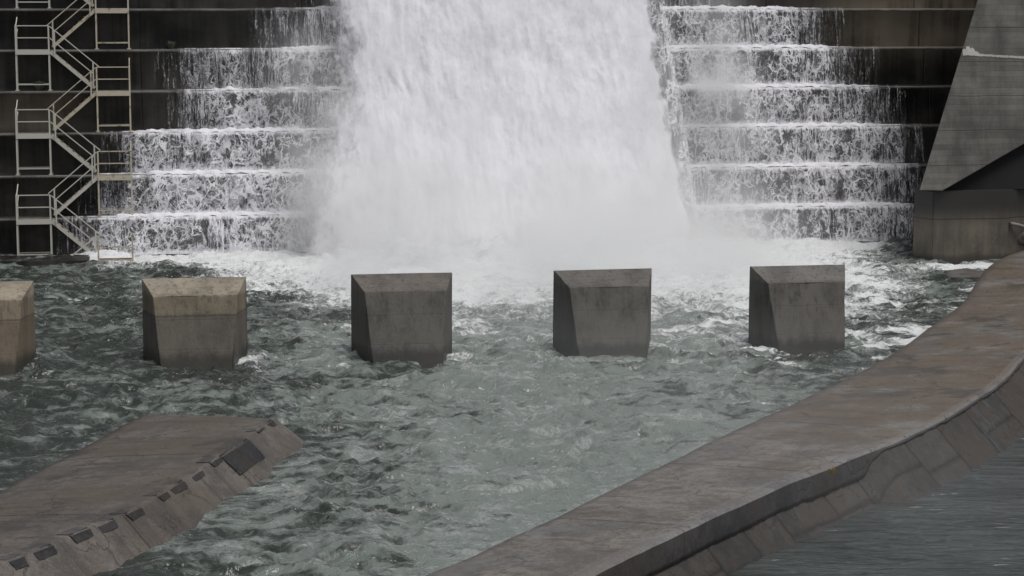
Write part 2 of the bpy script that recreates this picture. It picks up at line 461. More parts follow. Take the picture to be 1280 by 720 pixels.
M['rail_rust'] = paint('rusty_cream_paint', (.50, .45, .35), (.24, .15, .08), .72)
M['grate'] = paint('stair_tread_metal', (.20, .17, .13), (.10, .06, .035), .62)
def leaf(name, c):
    m = Mat(name); n = m.noise(m.P, 9, 3)
    m.bsdf(m.mix(n, tuple(x * .5 for x in c), c), .6); return m.m
M['moss'] = leaf('moss_green', (.16, .165, .13)); M['yellow'] = leaf('yellow_weed', (.42, .30, .05))
M['wood'] = paint('grey_driftwood', (.20, .18, .16), (.09, .075, .06), .7)
M['rock'] = concrete('river_rock', (.16, .15, .14), (.06, .055, .05), .2)
M['bed'] = concrete('riverbed_gravel', (.10, .09, .075), (.05, .045, .04), .2)

# ------------------------------------------------------------------ the dam
dam = thing('stepped_dam', 'tall dark wet concrete dam face of wide horizontal steps behind the falling water', 'dam', (0, 0, 0))
XL, XR = -46., 30.
def make_step(k, lo):
    """one step: riser, chipped lip with a painted glint, tread; a real block running back into the dam"""
    y0, z1, z0 = edge_y(k), edge_z(k), lo
    n = 380
    xs = np.linspace(XL, XR, n)
    prof = [(0, z0), (0, z1 - .13), (-.035, z1 - .11), (-.045, z1 - .03), (-.015, z1), (.12, z1 + .005), (T_ + .3, z1 + .005), (T_ + .3, z0)]
    P = np.zeros((len(prof), n, 3))
    wob = fbm(xs * .5, xs * 0 + k * 5.2, 3, k) * .02
    chip = np.clip(fbm(xs * 2.3, xs * 0 + k * 3.3, 3, 40 + k) - .35, 0, 1) * .06
    for i, (dy, z) in enumerate(prof):
        P[i, :, 0] = xs; P[i, :, 1] = y0 + dy + (wob if i < 6 else 0); P[i, :, 2] = z
        if i in (2, 3, 4): P[i, :, 1] += chip
        if i in (3, 4): P[i, :, 2] -= chip * .6
    me = grid_mesh('step', P[::-1] if False else P)
    me.materials.append(M['dam']); me.materials.append(M['lip'])
    mi = np.zeros((len(prof) - 1, n - 1), np.int32); mi[2:4, :] = 1
    me.polygons.foreach_set('material_index', mi.ravel())
    bm = bmesh.new(); bm.from_mesh(me)
    for xe in (0, n - 1):
        bm.verts.ensure_lookup_table()
        ring = [bm.verts[i * n + xe] for i in range(len(prof))]
        bm.faces.new(ring if xe == 0 else ring[::-1])
    bmesh.ops.recalc_face_normals(bm, faces=bm.faces)
    return bm
for k in range(-1, 8):
    st_ = part('step', make_step(k, -3.0 if k == -1 else edge_z(k - 1) - .02), None, dam)
    st_.data.materials.append(M['dam']); st_.data.materials.append(M['lip'])

bm = bmesh.new(); add_box(bm, XL, -18.85, -2.75, -.70, -2.5, .10)
bmesh.ops.bevel(bm, geom=list(bm.edges), offset=.05, segments=2, affect='EDGES')
part('toe_apron', bm, M['dam'], dam)
# dividing wall between the chute and the right-hand steps, following the slope of the dam
bm = bmesh.new()
N = 60; sec = []
for i in range(N + 1):
    z = -2.5 + 17.3 * i / N
    yf = .433 * (z - 1.63) - .75
    x1 = float(np.interp(z, [-3, .24, 2.8, 5.6, 8.5, 10.8, 16], [8.36, 8.32, 8.14, 7.95, 7.68, 7.5, 7.2])) + .03 * float(fbm(np.array(z * .9), np.array(1.), 3)); x0 = x1 - .34
    sec.append([bm.verts.new(p) for p in ((x0, yf, z), (x1, yf, z), (x1, yf + 3, z), (x0, yf + 3, z))])
for a, b in zip(sec, sec[1:]):
    for j in range(4): bm.faces.new((a[j], a[(j + 1) % 4], b[(j + 1) % 4], b[j]))
bm.faces.new(sec[0][::-1]); bm.faces.new(sec[-1])
part('divider_wall', bm, M['divider'], dam)

# ------------------------------------------------------------------ baffle blocks
psi = 0.
BX0, BS, BY = -21.685, 6.823, -25.467
def block_bm(seed):
    W, H, w1, d1, z1, w2, d2 = 3.39, 2.67, 2.70, 1.08, 2.235, 2.28, 1.87
    zb = -1.2; k = (0 - zb) / z1
    w3, d3 = w2 - (w1 - w2) * k, d2 + (d2 - d1) * k
    rows = [[(-W / 2, 0, zb), (W / 2, 0, zb), (W / 2, 0, H), (-W / 2, 0, H)],
            [(-W / 2 + .02, -.055, zb), (W / 2 - .02, -.055, zb), (W / 2 - .02, -.055, H), (-W / 2 + .02, -.055, H)],
            [(-w3 / 2, -d3, zb), (w3 / 2, -d3, zb), (w1 / 2, -d1, z1), (-w1 / 2, -d1, z1)]]
    bm = bmesh.new()
    V = [[bm.verts.new(p) for p in r] for r in rows]
    bm.faces.new(V[0]); bm.faces.new(V[2][::-1])
    for a, b in zip(V, V[1:]):
        for j in range(4): bm.faces.new((a[j], b[j], b[(j + 1) % 4], a[(j + 1) % 4]))
    bmesh.ops.recalc_face_normals(bm, faces=bm.faces)
    bmesh.ops.bevel(bm, geom=[e for e in bm.edges], offset=.022, segments=2, affect='EDGES', profile=.6)
    bmesh.ops.triangulate(bm, faces=bm.faces)
    bmesh.ops.subdivide_edges(bm, edges=[e for e in bm.edges if e.calc_length() > .5], cuts=5, use_grid_fill=True)
    rnd = random.Random(seed)
    for v in bm.verts:
        x, y, z = v.co
        v.co += Vector((float(perlin(y * 2.1 + seed, z * 2.1)), float(perlin(x * 2.1, z * 2.1 + seed)), float(perlin(x * 2.1, y * 2.1 + seed)))) * .016
    return bm
blocks = [('block_brown', 'pale dry topped concrete baffle block cut off by the left edge of the photo'),
          ('block_dry', 'tan concrete baffle block with a dark waterline, whole one nearest the metal staircase'),
          ('block_wet', 'dark wet concrete baffle block at the left edge of the white mist'),
          ('block_olive', 'dark concrete baffle block standing right in front of the white chute water'),
          ('block_grey', 'grey concrete baffle block, rightmost, nearest the leaning wing wall')]
for i, (mt, lab) in enumerate(blocks):
    o = obj('baffle_block', block_bm(3 + i * 5), M[mt])
    o.location = (BX0 + BS * i, BY, 0)
    tag(o, lab, 'baffle block', 'row of concrete baffle blocks standing in the stilling pool')

# ------------------------------------------------------------------ wing wall (right)
wing = thing('wing_wall', 'massive leaning grey concrete wing wall with an undercut base at the right edge', 'wall', (19, -5, 0))
def prism(front, back):
    bm = bmesh.new()
    A = [bm.verts.new(p) for p in front]; B = [bm.verts.new(p) for p in back]
    n = len(A)
    bm.faces.new(A); bm.faces.new(B[::-1])
    for i in range(n): bm.faces.new((A[i], B[i], B[(i + 1) % n], A[(i + 1) % n]))
    bmesh.ops.recalc_face_normals(bm, faces=bm.faces)
    return bm
fy = lambda z: -7.2 + .3 * (z - 3)
def pf(x, z, d=0): return (x, fy(z) + d, z)
def deep(p, d): return (p[0] + d * .46, p[1] + d, p[2])      # the hidden side of the wall flares away
zt = 20.
fr = [pf(16.67, 3.11), pf(17.72, 3.075), pf(21.62, 5.02), pf(31., 9.9), pf(31., zt), pf(16.67 + (zt - 3.11) * .406, zt)]
bm = prism(fr, [deep(p, 1.35) for p in fr])
bmesh.ops.bevel(bm, geom=[e for e in bm.edges if abs(e.verts[0].co.y - e.verts[1].co.y) < 6], offset=.03, segments=1, affect='EDGES')
part('sloping_face', bm, M['wing'], wing)
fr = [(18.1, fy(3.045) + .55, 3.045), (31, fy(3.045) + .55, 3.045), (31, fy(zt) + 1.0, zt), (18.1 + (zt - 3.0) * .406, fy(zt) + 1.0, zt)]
part('recessed_wall', prism(fr, [deep(p, 8) for p in fr]), M['recess'], wing)  # set back to shape the diagonal shadow edge on the wall
ft = [(16.90, -5.95), (17.42, -6.95), (20.75, -6.98), (21.6, -6.5), (30., -6.4), (30., 1.), (19.5, -.5)]
bm = prism([(x, y, -2.5) for x, y in ft], [(x + (.02 if i < 1 else 0), y + (.03 if i < 4 else 0), 3.04) for i, (x, y) in enumerate(ft)])
bmesh.ops.bevel(bm, geom=list(bm.edges), offset=.04, segments=2, affect='EDGES')
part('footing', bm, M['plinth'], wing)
# lime scar along the cold joint
rr = random.Random(5)
def scar(x0, z0, x1, z1, h0, h1, n=34):
    bm = bmesh.new(); up, lo = [], []
    for i in range(n + 1):
        t = i / n; x = x0 + (x1 - x0) * t; z = z0 + (z1 - z0) * t
        h = (h1 + (h0 - h1) * max(0, 1 - abs(t - .10) * 6.5)) * (.75 + .5 * rr.random())
        zz = z + h
        up.append(bm.verts.new((x, fy(zz) - .018, zz))); zz = z - .03 - .03 * rr.random(); lo.append(bm.verts.new((x, fy(zz) - .02, zz)))
    for i in range(n): bm.faces.new((lo[i], lo[i + 1], up[i + 1], up[i]))
    r = bmesh.ops.extrude_face_region(bm, geom=list(bm.faces))
    for v in [g for g in r['geom'] if isinstance(g, bmesh.types.BMVert)]: v.co.y += .03
    bmesh.ops.recalc_face_normals(bm, faces=bm.faces)
    return bm
part('lime_scar', scar(19.1, 8.9, 22.3, 8.72, .36, .05, 70), M['scar'], wing)

# ------------------------------------------------------------------ staircase
stair = thing('metal_staircase', 'weathered cream metal zigzag staircase with railings climbing the dam steps at left', 'staircase', (-20, 0, 0))
PW, RW = .066, .042
def landing(k, x0, x1, left, rusty=False, low=False, dy=0., dz=0.):
    """platform level with edge k+1, standing on tread k"""
    ya, yb = edge_y(k) + .08, edge_y(k) + T_ - .07
    zf, zd = edge_z(k) + .01 + dz, edge_z(k + 1) + .01 + dz
    ya, yb = ya + dy, yb + dy
    mat = M['rail_rust'] if rusty else M['rail']
    bm = bmesh.new()
    add_box(bm, x0 - .02, x1 + .02, ya - .03, yb + .05, zd - .05, zd)
    deck = part('landing', bm, M['grate'], stair)
    fs = bmesh.new()
    add_box(fs, x0 - .03, x1 + .03, ya - .065, ya - .032, zd - .19, zd + .03)
    add_box(fs, x0 - .03, x1 + .03, yb + .052, yb + .085, zd - .19, zd + .002)
    part('edge_beam', fs, mat, deck)
    for (px, py) in ((x0, ya), (x1, ya), (x0, yb), (x1, yb)):
        top = zd + 1.08 if py == ya else zd - .05
        outer = (px == x0) == left
        if py == yb and outer: top = zd + 1.08
        if low and py == ya and not outer: top = zd + 1.05
        bm = bmesh.new(); add_bar(bm, (px, py, zf), (px, py, top), PW)
        add_box(bm, px - .09, px + .09, py - .07, py + .07, zf, zf + .02)
        part('post', bm, mat, deck)
    hs = (1.08, .55) if not low else (.55,)
    for h in hs:
        bars('guard_rail', [((x0, ya, zd + h), (x1, ya, zd + h))], mat, deck, RW)
    xo = x0 if left else x1
    if not low:
        for h in (1.08, .55):
            bars('side_rail', [((xo, ya, zd + h), (xo, yb, zd + h + .05)), ((xo, yb, zd + h + .05), (xo, yb + 1.1, zd + h + .40))], mat, deck, RW)
    bars('cross_rail', [((x0, ya, zf + .28), (x1, ya, zf + .28)), ((x0, yb, zf + .28), (x1, yb, zf + .28))], mat, deck, RW)
    return deck
def flight(k, xa, xb, rusty=False):
    """stair from deck level k+1 at xa down to tread k at xb"""
    ya, yb = edge_y(k) + .10, edge_y(k) + T_ - .12
    za, zb = edge_z(k + 1), edge_z(k) + .12
    mat = M['rail_rust'] if rusty else M['rail']
    s = 1 if xb > xa else -1
    bm = bmesh.new()
    for y in (ya, yb): add_bar(bm, (xa, y, za - .07), (xb - s * .1, y, zb - .02), .045, .14)
    st = part('flight', bm, mat, stair)
    nst = 8
    for i in range(nst):
        t = (i + .6) / nst
        x = xa + (xb - s * .1 - xa) * t; z = za + (zb - za) * t - .0
        bm = bmesh.new(); add_box(bm, x - .12, x + .12, ya + .03, yb - .03, z - .035, z)
        part('tread', bm, M['grate'], st)
    dx = (xb - xa); dz = zb - za
    pa = (xa + dx * .10, za + dz * .10); pb = (xa + dx * .93, za + dz * .93)
    for (x, z) in (pa, pb):
        bars('baluster', [((x, ya - .05, z - .12), (x, ya - .05, z + 1.05))], mat, st, .06)
    for h in (1.05, .53):
        bars('handrail', [((xa, ya - .05, za + h + .02), (xa + dx * (1.06 if h > 1 else .93), ya - .05, za + dz * (1.06 if h > 1 else .93) + h))], mat, st, RW)
    return st
LX0, LX1, RX0, RX1 = -21.93, -20.5, -18.43, -17.0
for k in (5, 3, 1, -1): landing(k, LX0, LX1, True)
for k in (6, 4, 2, 0): landing(k, RX0, RX1, False, True)
landing(-2, RX0, RX1, False, True, low=True, dy=-1.9, dz=.34)
for k in (5, 3, 1, -1): flight(k, LX1 + .05, RX0 - .02)
for k in (6, 4, 2, 0): flight(k, RX0 - .05, LX1 + .02, k in (4, 2))
bars('brace', [((RX0 - .1, -1.1, .95), (RX0 - 1.5, -1.1, -.15))], M['rail'], stair, .06)

# ------------------------------------------------------------------ sills
def catmull(pts, n):
    P = np.array(pts, float); P = np.vstack([2 * P[0] - P[1], P, 2 * P[-1] - P[-2]])
    out = []
    for i in range(1, len(P) - 2):
        p0, p1, p2, p3 = P[i - 1:i + 3]
        for t in np.linspace(0, 1, n, endpoint=False):
            out.append(.5 * ((2 * p1) + (-p0 + p2) * t + (2 * p0 - 5 * p1 + 4 * p2 - p3) * t * t + (-p0 + 3 * p1 - 3 * p2 + p3) * t ** 3))
    out.append(P[-2]); return np.array(out)
def resample(P, step):
    d = np.concatenate([[0], np.cumsum(np.linalg.norm(np.diff(P, axis=0), axis=1))])
    s = np.arange(0, d[-1], step)
    return np.stack([np.interp(s, d, P[:, i]) for i in range(P.shape[1])], 1), s
def normals(Q):
    t = np.gradient(Q, axis=0); t /= np.linalg.norm(t, axis=1)[:, None]
    for _ in range(120):
        t[1:-1] = (t[:-2] + t[1:-1] * 2 + t[2:]) / 4
    t /= np.linalg.norm(t, axis=1)[:, None]
    return np.stack([t[:, 1], -t[:, 0]], 1)
def ray_width(Q, Nn, inner):
    """distance from the crest back to the inner waterline"""
    w = np.full(len(Q), np.nan)
    A, B = inner[:-1], inner[1:]
    for i, (q, n) in enumerate(zip(Q, Nn)):
        d = -n; e = B - A
        den = d[0] * e[:, 1] - d[1] * e[:, 0]
        den = np.where(np.abs(den) < 1e-9, 1e-9, den)
        r = A - q
        t = (r[:, 0] * e[:, 1] - r[:, 1] * e[:, 0]) / den
        u = (r[:, 0] * d[1] - r[:, 1] * d[0]) / den
        ok = (u >= 0) & (u <= 1) & (t > .5) & (t < 12)
        if ok.any(): w[i] = t[ok].min()
    ii = np.arange(len(w)); good = ~np.isnan(w)
    return np.interp(ii, ii[good], w[good])
R_CREST = [(-46, -92), (-30, -77), (-19, -66.2), (-12, -58.8), (-7.56, -54.07), (-4.78, -50.9), (-2.0, -47.9), (.6, -45.3), (3.0, -42.95), (5.41, -40.3), (7.6, -37.5), (9.3, -35.1), (10.83, -32.6), (14.2, -27.2), (17.4, -21.5), (20.5, -15.8), (23.2, -11.4), (27, -7.5), (33, -5)]
R_INNER = [(-50, -88.5), (-34, -74), (-22.5, -63.6), (-14.8, -56.4), (-10.41, -51.92), (-7.9, -48.94), (-4.5, -44.67), (-1.03, -40.2), (2.55, -35.92), (6.98, -30.24), (11.09, -23.98), (14.19, -19.07), (17.11, -13.34), (19.53, -9.05), (21.93, -6.38), (27, -3), (33, -1.5)]
RQ, RS = resample(catmull(R_CREST, 14), .055)
RN = normals(RQ); RIN, _ = resample(catmull(R_INNER, 14), .3)
RWd = ray_width(RQ, RN, RIN)
for _ in range(200): RWd[1:-1] = (RWd[:-2] + RWd[1:-1] + RWd[2:]) / 3
s_ref = RS[np.argmin(np.abs(RQ[:, 0] - 2.2))]       # beyond here the upright fascia has broken away
TAILZ = -.66
sill = thing('curved_sill', 'long curved concrete end sill sweeping from bottom centre up to the wing wall', 'sill', (5, -38, 0))
def sweep(prof_fn, cols_mat, name, mat, lo=0, hi=None):
    pass
s = RS
crest_z = .58 + .035 * fbm(s * .35, s * 0, 3, 2) + .25 * sstep(-12, -7, RQ[:, 1])
chipn = np.clip(fbm(s * 1.4, s * 0 + 4, 4, 21) * .9, -1, 1)
fh = np.where(s < s_ref, .58, .06) * 1.
fh = .58 + (.05 - .58) * sstep(s_ref - 1.1, s_ref + .4, s + .5 * chipn)
fh = np.maximum(fh + .025 * chipn, .03)
chip = np.clip(chipn - .3, 0, 1) * .06
bw = .34 - .20 * sstep(s_ref - 2.5, s_ref + 2., s)
def row(d, z): return np.stack([RQ[:, 0] + RN[:, 0] * d, RQ[:, 1] + RN[:, 1] * d, z + 0 * s], 1)
rows = []
inner_z = .20 + .03 * fbm(s * .3, s * 0 + 9, 2, 12) + .2 * sstep(-12, -7, RQ[:, 1])
rows.append(row(-RWd - .10, -1.4)); rows.append(row(-RWd - .04, inner_z - .05)); rows.append(row(-RWd + .02, inner_z))
for t in np.linspace(.02, 1, 40):                     # top slab: a slight fall from the crest to the pool
    d = -RWd * (1 - t) - bw * t
    zt = inner_z + (crest_z - .02 - inner_z) * t ** .8
    rows.append(row(d, zt + .010 * fbm(s * .7, s * 0 + t * 3, 3, 31) * (1 - t ** 4)))
top = np.stack(rows, 0)
tv = np.concatenate([[0, 0, 0], np.linspace(.02, 1, 40)])[:, None] + 0 * s
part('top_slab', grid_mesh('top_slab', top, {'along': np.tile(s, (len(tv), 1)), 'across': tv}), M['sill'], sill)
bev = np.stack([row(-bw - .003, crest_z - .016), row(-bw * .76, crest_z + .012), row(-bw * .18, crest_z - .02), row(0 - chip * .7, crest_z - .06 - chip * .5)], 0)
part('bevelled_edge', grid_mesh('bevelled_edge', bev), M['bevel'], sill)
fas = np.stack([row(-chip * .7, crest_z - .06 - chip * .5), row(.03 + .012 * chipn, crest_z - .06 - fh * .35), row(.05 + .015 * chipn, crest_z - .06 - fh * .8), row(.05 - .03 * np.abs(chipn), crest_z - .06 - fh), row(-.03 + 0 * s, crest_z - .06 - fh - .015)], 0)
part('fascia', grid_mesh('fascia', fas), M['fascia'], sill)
# slope: masonry slabs between raked joints, every slab set a little in or out
nr = 40; rows = []
joint_s = np.cumsum(np.random.RandomState(4).uniform(1.5, 3.2, 90)); J_, T2_ = [], []; tint = np.random.RandomState(8).uniform(0, 1, 120)
slab = np.searchsorted(joint_s, s)
off = np.random.RandomState(9).uniform(-.006, .006, 120)[slab]
dj = np.min(np.abs(s[:, None] - joint_s[None, :]), axis=1)
mid = np.random.RandomState(3).uniform(.35, .7, 120)[slab]; hasmid = (np.random.RandomState(2).rand(120) < .45)[slab]
for t in np.linspace(0, 1, nr):
    L = 1.9
    d = -.03 + L * t; z = crest_z - .075 - fh - 1.03 * L * t
    o = off - .03 * (1 - sstep(0, .06, dj)) - .05 * hasmid * (1 - sstep(0, .05, np.abs(t * L - mid * 1.1)))
    jm = np.maximum(1 - sstep(.02, .07, dj), hasmid * (1 - sstep(.015, .05, np.abs(t * L - mid * 1.1))))
    J_.append(jm); T2_.append(tint[slab])
    o = o + .012 * fbm(s * 2.5, s * 0 + t * 5, 3, 50) - .04 * np.clip(fbm(s * 1.1, s * 0 + t * 2, 3, 61) - .3, 0, 1)
    rows.append(row(d + o * .7 + .02 * t, z + o * .7))
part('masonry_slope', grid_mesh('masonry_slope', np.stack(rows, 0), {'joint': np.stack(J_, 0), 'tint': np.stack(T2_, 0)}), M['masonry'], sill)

# left sill with its dark edge stones
L_CREST = [(-12.97, -38.03), (-14.09, -41.32), (-14.92, -43.26), (-15.59, -45.0), (-16.45, -47.0), (-17.24, -48.4), (-17.91, -49.45), (-18.6, -50.5), (-19.46, -51.77), (-22, -55.3), (-25.5, -60), (-30, -66)][::-1]
LQ, LS = resample(catmull(L_CREST, 10), .09)
LN = normals(LQ); s2 = LS
lsill = thing('low_sill', 'low worn brown concrete sill with dark stones along its edge at lower left', 'sill', (-16, -45, 0))
LWd = np.interp(s2, [0, s2[-1] - 4.2, s2[-1] - 1.2, s2[-1]], [5.2, 4.75, 4.6, 4.5])
lz = .72 + .04 * fbm(s2 * .5, s2 * 0, 3, 5) - .12 * sstep(s2[-1] - 1.0, s2[-1], s2)
L_T = np.array([-LN[-1][1], LN[-1][0]])
def lrow(d, z, back=0.):
    k = np.clip(-d / LWd, 0, 1.05) * 2.0 * sstep(s2[-1] - 7., s2[-1], s2)      # the end is cut askew
    return np.stack([LQ[:, 0] + LN[:, 0] * d + L_T[0] * k, LQ[:, 1] + LN[:, 1] * d + L_T[1] * k, z + 0 * s2], 1)
lchip = np.clip(fbm(s2 * 1.5, s2 * 0 + 2, 4, 77), -1, 1)
rows = []
rows.append(lrow(-LWd - .15, -1.5)); rows.append(lrow(-LWd - .03, .04))
for t in np.linspace(0, 1, 30):
    u = 1 - t
    rows.append(lrow(-LWd * u, .10 + (lz - .10) * (1 - u) ** .75 + .010 * fbm(s2 * .8, s2 * 0 + t * 3, 3, 33)))
for t in np.linspace(.02, 1, 20):
    rows.append(lrow(.03 + 2.0 * t + .006 * fbm(s2 * 2, s2 * 0 + t * 4, 3, 35), lz - .02 - (1.02 + .25 * sstep(s2[-1] - 3, s2[-1], s2) * -1) * 2.0 * t * .95 + .006 * lchip))
G = np.stack(rows, 0)
endc = G[:, -1:, :].copy()
tdir = (LQ[-1] - LQ[-6]); tdir /= np.linalg.norm(tdir)
e1 = endc.copy(); e1[..., 0] += tdir[0] * .25; e1[..., 1] += tdir[1] * .25; e1[..., 2] -= .12
e2 = endc.copy(); e2[..., 0] += tdir[0] * 1.6; e2[..., 1] += tdir[1] * 1.6; e2[..., 2] -= 1.7
nr_ = len(rows)
ta = np.concatenate([[0, 0], np.linspace(0, .97, 30), np.full(nr_ - 32, .5)])[:, None] + np.zeros((1, G.shape[1] + 2))
sa = np.tile(np.concatenate([s2, [s2[-1], s2[-1]]]), (nr_, 1))
part('sill_body', grid_mesh('sill_body', np.concatenate([G, e1, e2], 1), {'along': sa, 'across': ta}), M['sill_left'], lsill)
def edge_stone(px, py, ln, w, h, seed, skew=0.):
    i = np.argmin((LQ[:, 0] - px) ** 2 + (LQ[:, 1] - py) ** 2)
    n = LN[i]; t = np.array([-n[1], n[0]]); c = LQ[i]; z = lz[i]
    bm = bmesh.new()
    f = lambda a, b, zz: (c[0] + t[0] * a + n[0] * b, c[1] + t[1] * a + n[1] * b, zz)
    r = random.Random(seed)
    top = [f(-ln / 2 + r.uniform(-.05, .05), -w, z - .03), f(ln / 2 + r.uniform(-.05, .05), -w * .9, z - .03), f(ln / 2, .04, z + .006), f(-ln / 2, .04, z + .006)]
    bot = [f(-ln / 2, -w, z - .4), f(ln / 2, -w, z - .4), f(ln / 2 - r.uniform(0, .1), .045 + h, z - .008 - h * .97), f(-ln / 2 + r.uniform(0, .1), .045 + h, z - .008 - h * .97)]
    A = [bm.verts.new(p) for p in top]; B = [bm.verts.new(p) for p in bot]
    bm.faces.new(A); bm.faces.new(B[::-1])
    for k in range(4): bm.faces.new((A[k], B[k], B[(k + 1) % 4], A[(k + 1) % 4]))
    bmesh.ops.recalc_face_normals(bm, faces=bm.faces)
    bmesh.ops.bevel(bm, geom=list(bm.edges), offset=.045, segments=2, affect='EDGES')
    bmesh.ops.triangulate(bm, faces=bm.faces)
    bmesh.ops.subdivide_edges(bm, edges=[e for e in bm.edges if e.calc_length() > .2], cuts=2)
    for v in bm.verts:
        v.co += Vector((r.uniform(-1, 1), r.uniform(-1, 1), r.uniform(-1, 1) * .4)) * .012
    bm.normal_update()
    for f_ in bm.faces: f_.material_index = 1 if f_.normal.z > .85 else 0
    return bm
for n_, (px, py, ln, w, h) in enumerate([(-13.1, -39.0, .85, .30, .16), (-13.45, -39.8, .7, .3, .10), (-14.14, -41.9, 2.1, .5, .50), (-14.75, -43.1, .8, .4, .14), (-15.24, -44.35, .85, .36, .15),
                                         (-15.78, -45.6, 1.0, .4, .18), (-16.22, -46.4, .6, .36, .16), (-16.85, -47.6, .8, .4, .18), (-17.45, -48.6, .8, .4, .19), (-17.98, -49.5, .8, .36, .19), (-18.68, -50.6, .8, .4, .2), (-19.2, -51.35, .6, .36, .21), (-19.9, -52.4, 1.0, .4, .3)]):
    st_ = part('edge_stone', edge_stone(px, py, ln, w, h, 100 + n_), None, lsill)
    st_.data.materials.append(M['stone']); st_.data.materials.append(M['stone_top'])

# ------------------------------------------------------------------ falling water on the steps
#        k: left thin start, left full, right full end, right thin end
RUN = {6: (-9.9, -7.6, 9.2, 13.1), 5: (-12.0, -10.9, 14.7, 17.4), 4: (-16.1, -14.9, 16.4, 18.3), 3: (-16.0, -15.0, 18.0, 19.2),
       2: (-18.6, -16.7, 18.6, 20.1), 1: (-19.8, -17.1, 19.2, 20.2), 0: (-20.8, -18.4, 19.4, 20.4)}
def coverage(k, x):
    a, b, c, d = RUN[k]
    wob = fbm(x * .9, x * 0 + k * 7.7, 4, 5) * .55
    xl = sstep(a - .2, b + .5, x + wob) * .62 + sstep(b, b + 3.0, x + wob) * .38
    xr = sstep(d + .2, c - .8, x + wob) * .62 + sstep(c, c - 4.0, x + wob) * .38
    cov = np.minimum(xl, xr)
    cov *= 1 + .34 * fbm(x * .55, x * 0 + k * 3.1, 4, 8)
    grow = sstep(-13., -6.5, x)
    if k == 6: cov *= .7
    if k == 5: cov *= np.where(x < 0, .48 + .3 * grow, 1.)
    if k == 4: cov *= np.where(x < 0, .50 + .3 * grow, 1.)
    if k == 3: cov *= np.where(x < 0, .70 + .2 * grow, 1.)
    return np.clip(cov, 0, 1.1)
for k in range(0, 7):
    a, b, c, d = RUN[k]
    xw = float(np.interp(edge_z(k), [0, 2.8, 5.6, 8.5, 10.8, 16], [8.33, 8.14, 7.95, 7.68, 7.5, 7.2]))
    for x0, x1 in ((a - .4, -5.8), (xw + .02, d + .5)):
        nx = int((x1 - x0) / .09); nz = 16
        xs = np.linspace(x0, x1, nx); layers = []
        for ly in range(2):
            t = np.linspace(0, 1, nz)[:, None]
            X = np.tile(xs, (nz, 1)) + .05 * fbm(np.tile(xs, (nz, 1)) * 2, t * 3 + k, 2, 90 + ly)
            out = (.06 + .36 * t ** .6) * (.55 + .6 * ly) + .09 * fbm(np.tile(xs, (nz, 1)) * 1.6, t * 1.2 + k * 5, 3, 14 + ly)
            Y = edge_y(k) - np.maximum(out, .035 + .02 * ly) + 0 * X
            Y = np.where(t < .03, edge_y(k) + .12, Y)
            z_lo = edge_z(k - 1) if k > 0 else -.05
            Z = edge_z(k) + .05 - (edge_z(k) - z_lo) * t + 0 * X
            Pm = np.stack([X, Y, Z], -1)
            cv = np.tile(coverage(k, xs), (nz, 1)) * (1. if ly == 0 else .85)
            layers.append((Pm, cv, np.tile(t, (1, nx)), np.full((nz, nx), k * 1.7 + ly * 11.3 + (x0 > 0) * 5.)))
        # both layers of one fall go into one sheet of water
        P = np.concatenate([l[0] for l in layers], 0); A = {n: np.concatenate([l[i] for l in layers], 0) for i, n in ((1, 'cov'), (2, 'fall'), (3, 'layer'))}
        keep = np.ones((2 * nz - 1, nx - 1), bool); keep[nz - 1] = False
        o = obj('falling_water', grid_mesh('falling_water', P, A, keep), M['fall'], smooth=True); struct(o)
        # foam boiling along the tread below and over the lip
        rows_ = []
        for j, u in enumerate(np.linspace(0, 1, 9)):
            yy = edge_y(k) - .06 + u * (T_ * .62)
            cvx = coverage(k, xs); thick = sstep(.22, .9, cvx)
            hgt = thick * (.07 + .10 * np.clip(.5 + fbm(xs * 2.1, xs * 0 + u * 3 + k, 5, 71), 0, 1.4)) * (math.sin(math.pi * min(1, .15 + u * .85)) ** .6)
            rows_.append(np.stack([xs, yy + .03 * fbm(xs * 3, xs * 0 + u, 2, 3), edge_z(k) - .02 + hgt - (.07 if j == 0 else 0)], -1))
        ed = np.tile(sstep(.15, 1., coverage(k, xs)), (9, 1))
        o = obj('tread_foam', grid_mesh('tread_foam', np.stack(rows_, 0), {'edge': ed * .8}), M['jet'], smooth=True); struct(o)

# water sheeting down over the dividing wall
nzd = 240; zz_ = np.linspace(-.3, 14.4, nzd)
xr_ = np.interp(zz_, [-3, .24, 2.8, 5.6, 8.5, 10.8, 16], [8.36, 8.32, 8.14, 7.95, 7.68, 7.5, 7.2])
lay = []
for off_, lyr in ((.10, 61.), (.22, 74.)):
    Uu = np.linspace(0, 1, 14)[None, :]; Zd = np.tile(zz_[:, None], (1, 14))
    Xd = xr_[:, None] - .72 + .90 * Uu + .06 * fbm(Zd * 1.3, Uu * 2 + lyr, 3, 7)
    Yd = .433 * (Zd - 1.63) - .75 - off_ - .09 * fbm(Zd * 1.1, Uu * 2 + lyr, 3, 9) - .12 * np.sin(np.pi * Uu)
    lay.append((np.stack([Xd, Yd, Zd], -1), np.clip(.72 + .3 * fbm(Zd * .8, Uu + lyr, 3, 12), 0, 1), np.full(Zd.shape, .5), np.full(Zd.shape, lyr)))
P = np.concatenate([l[0] for l in lay], 0); A = {n: np.concatenate([l[i] for l in lay], 0) for i, n in ((1, 'cov'), (2, 'fall'), (3, 'layer'))}
keep = np.ones((2 * nzd - 1, 13), bool); keep[nzd - 1] = False
o = obj('falling_water', grid_mesh('falling_water', P, A, keep), M['fall'], smooth=True); struct(o)

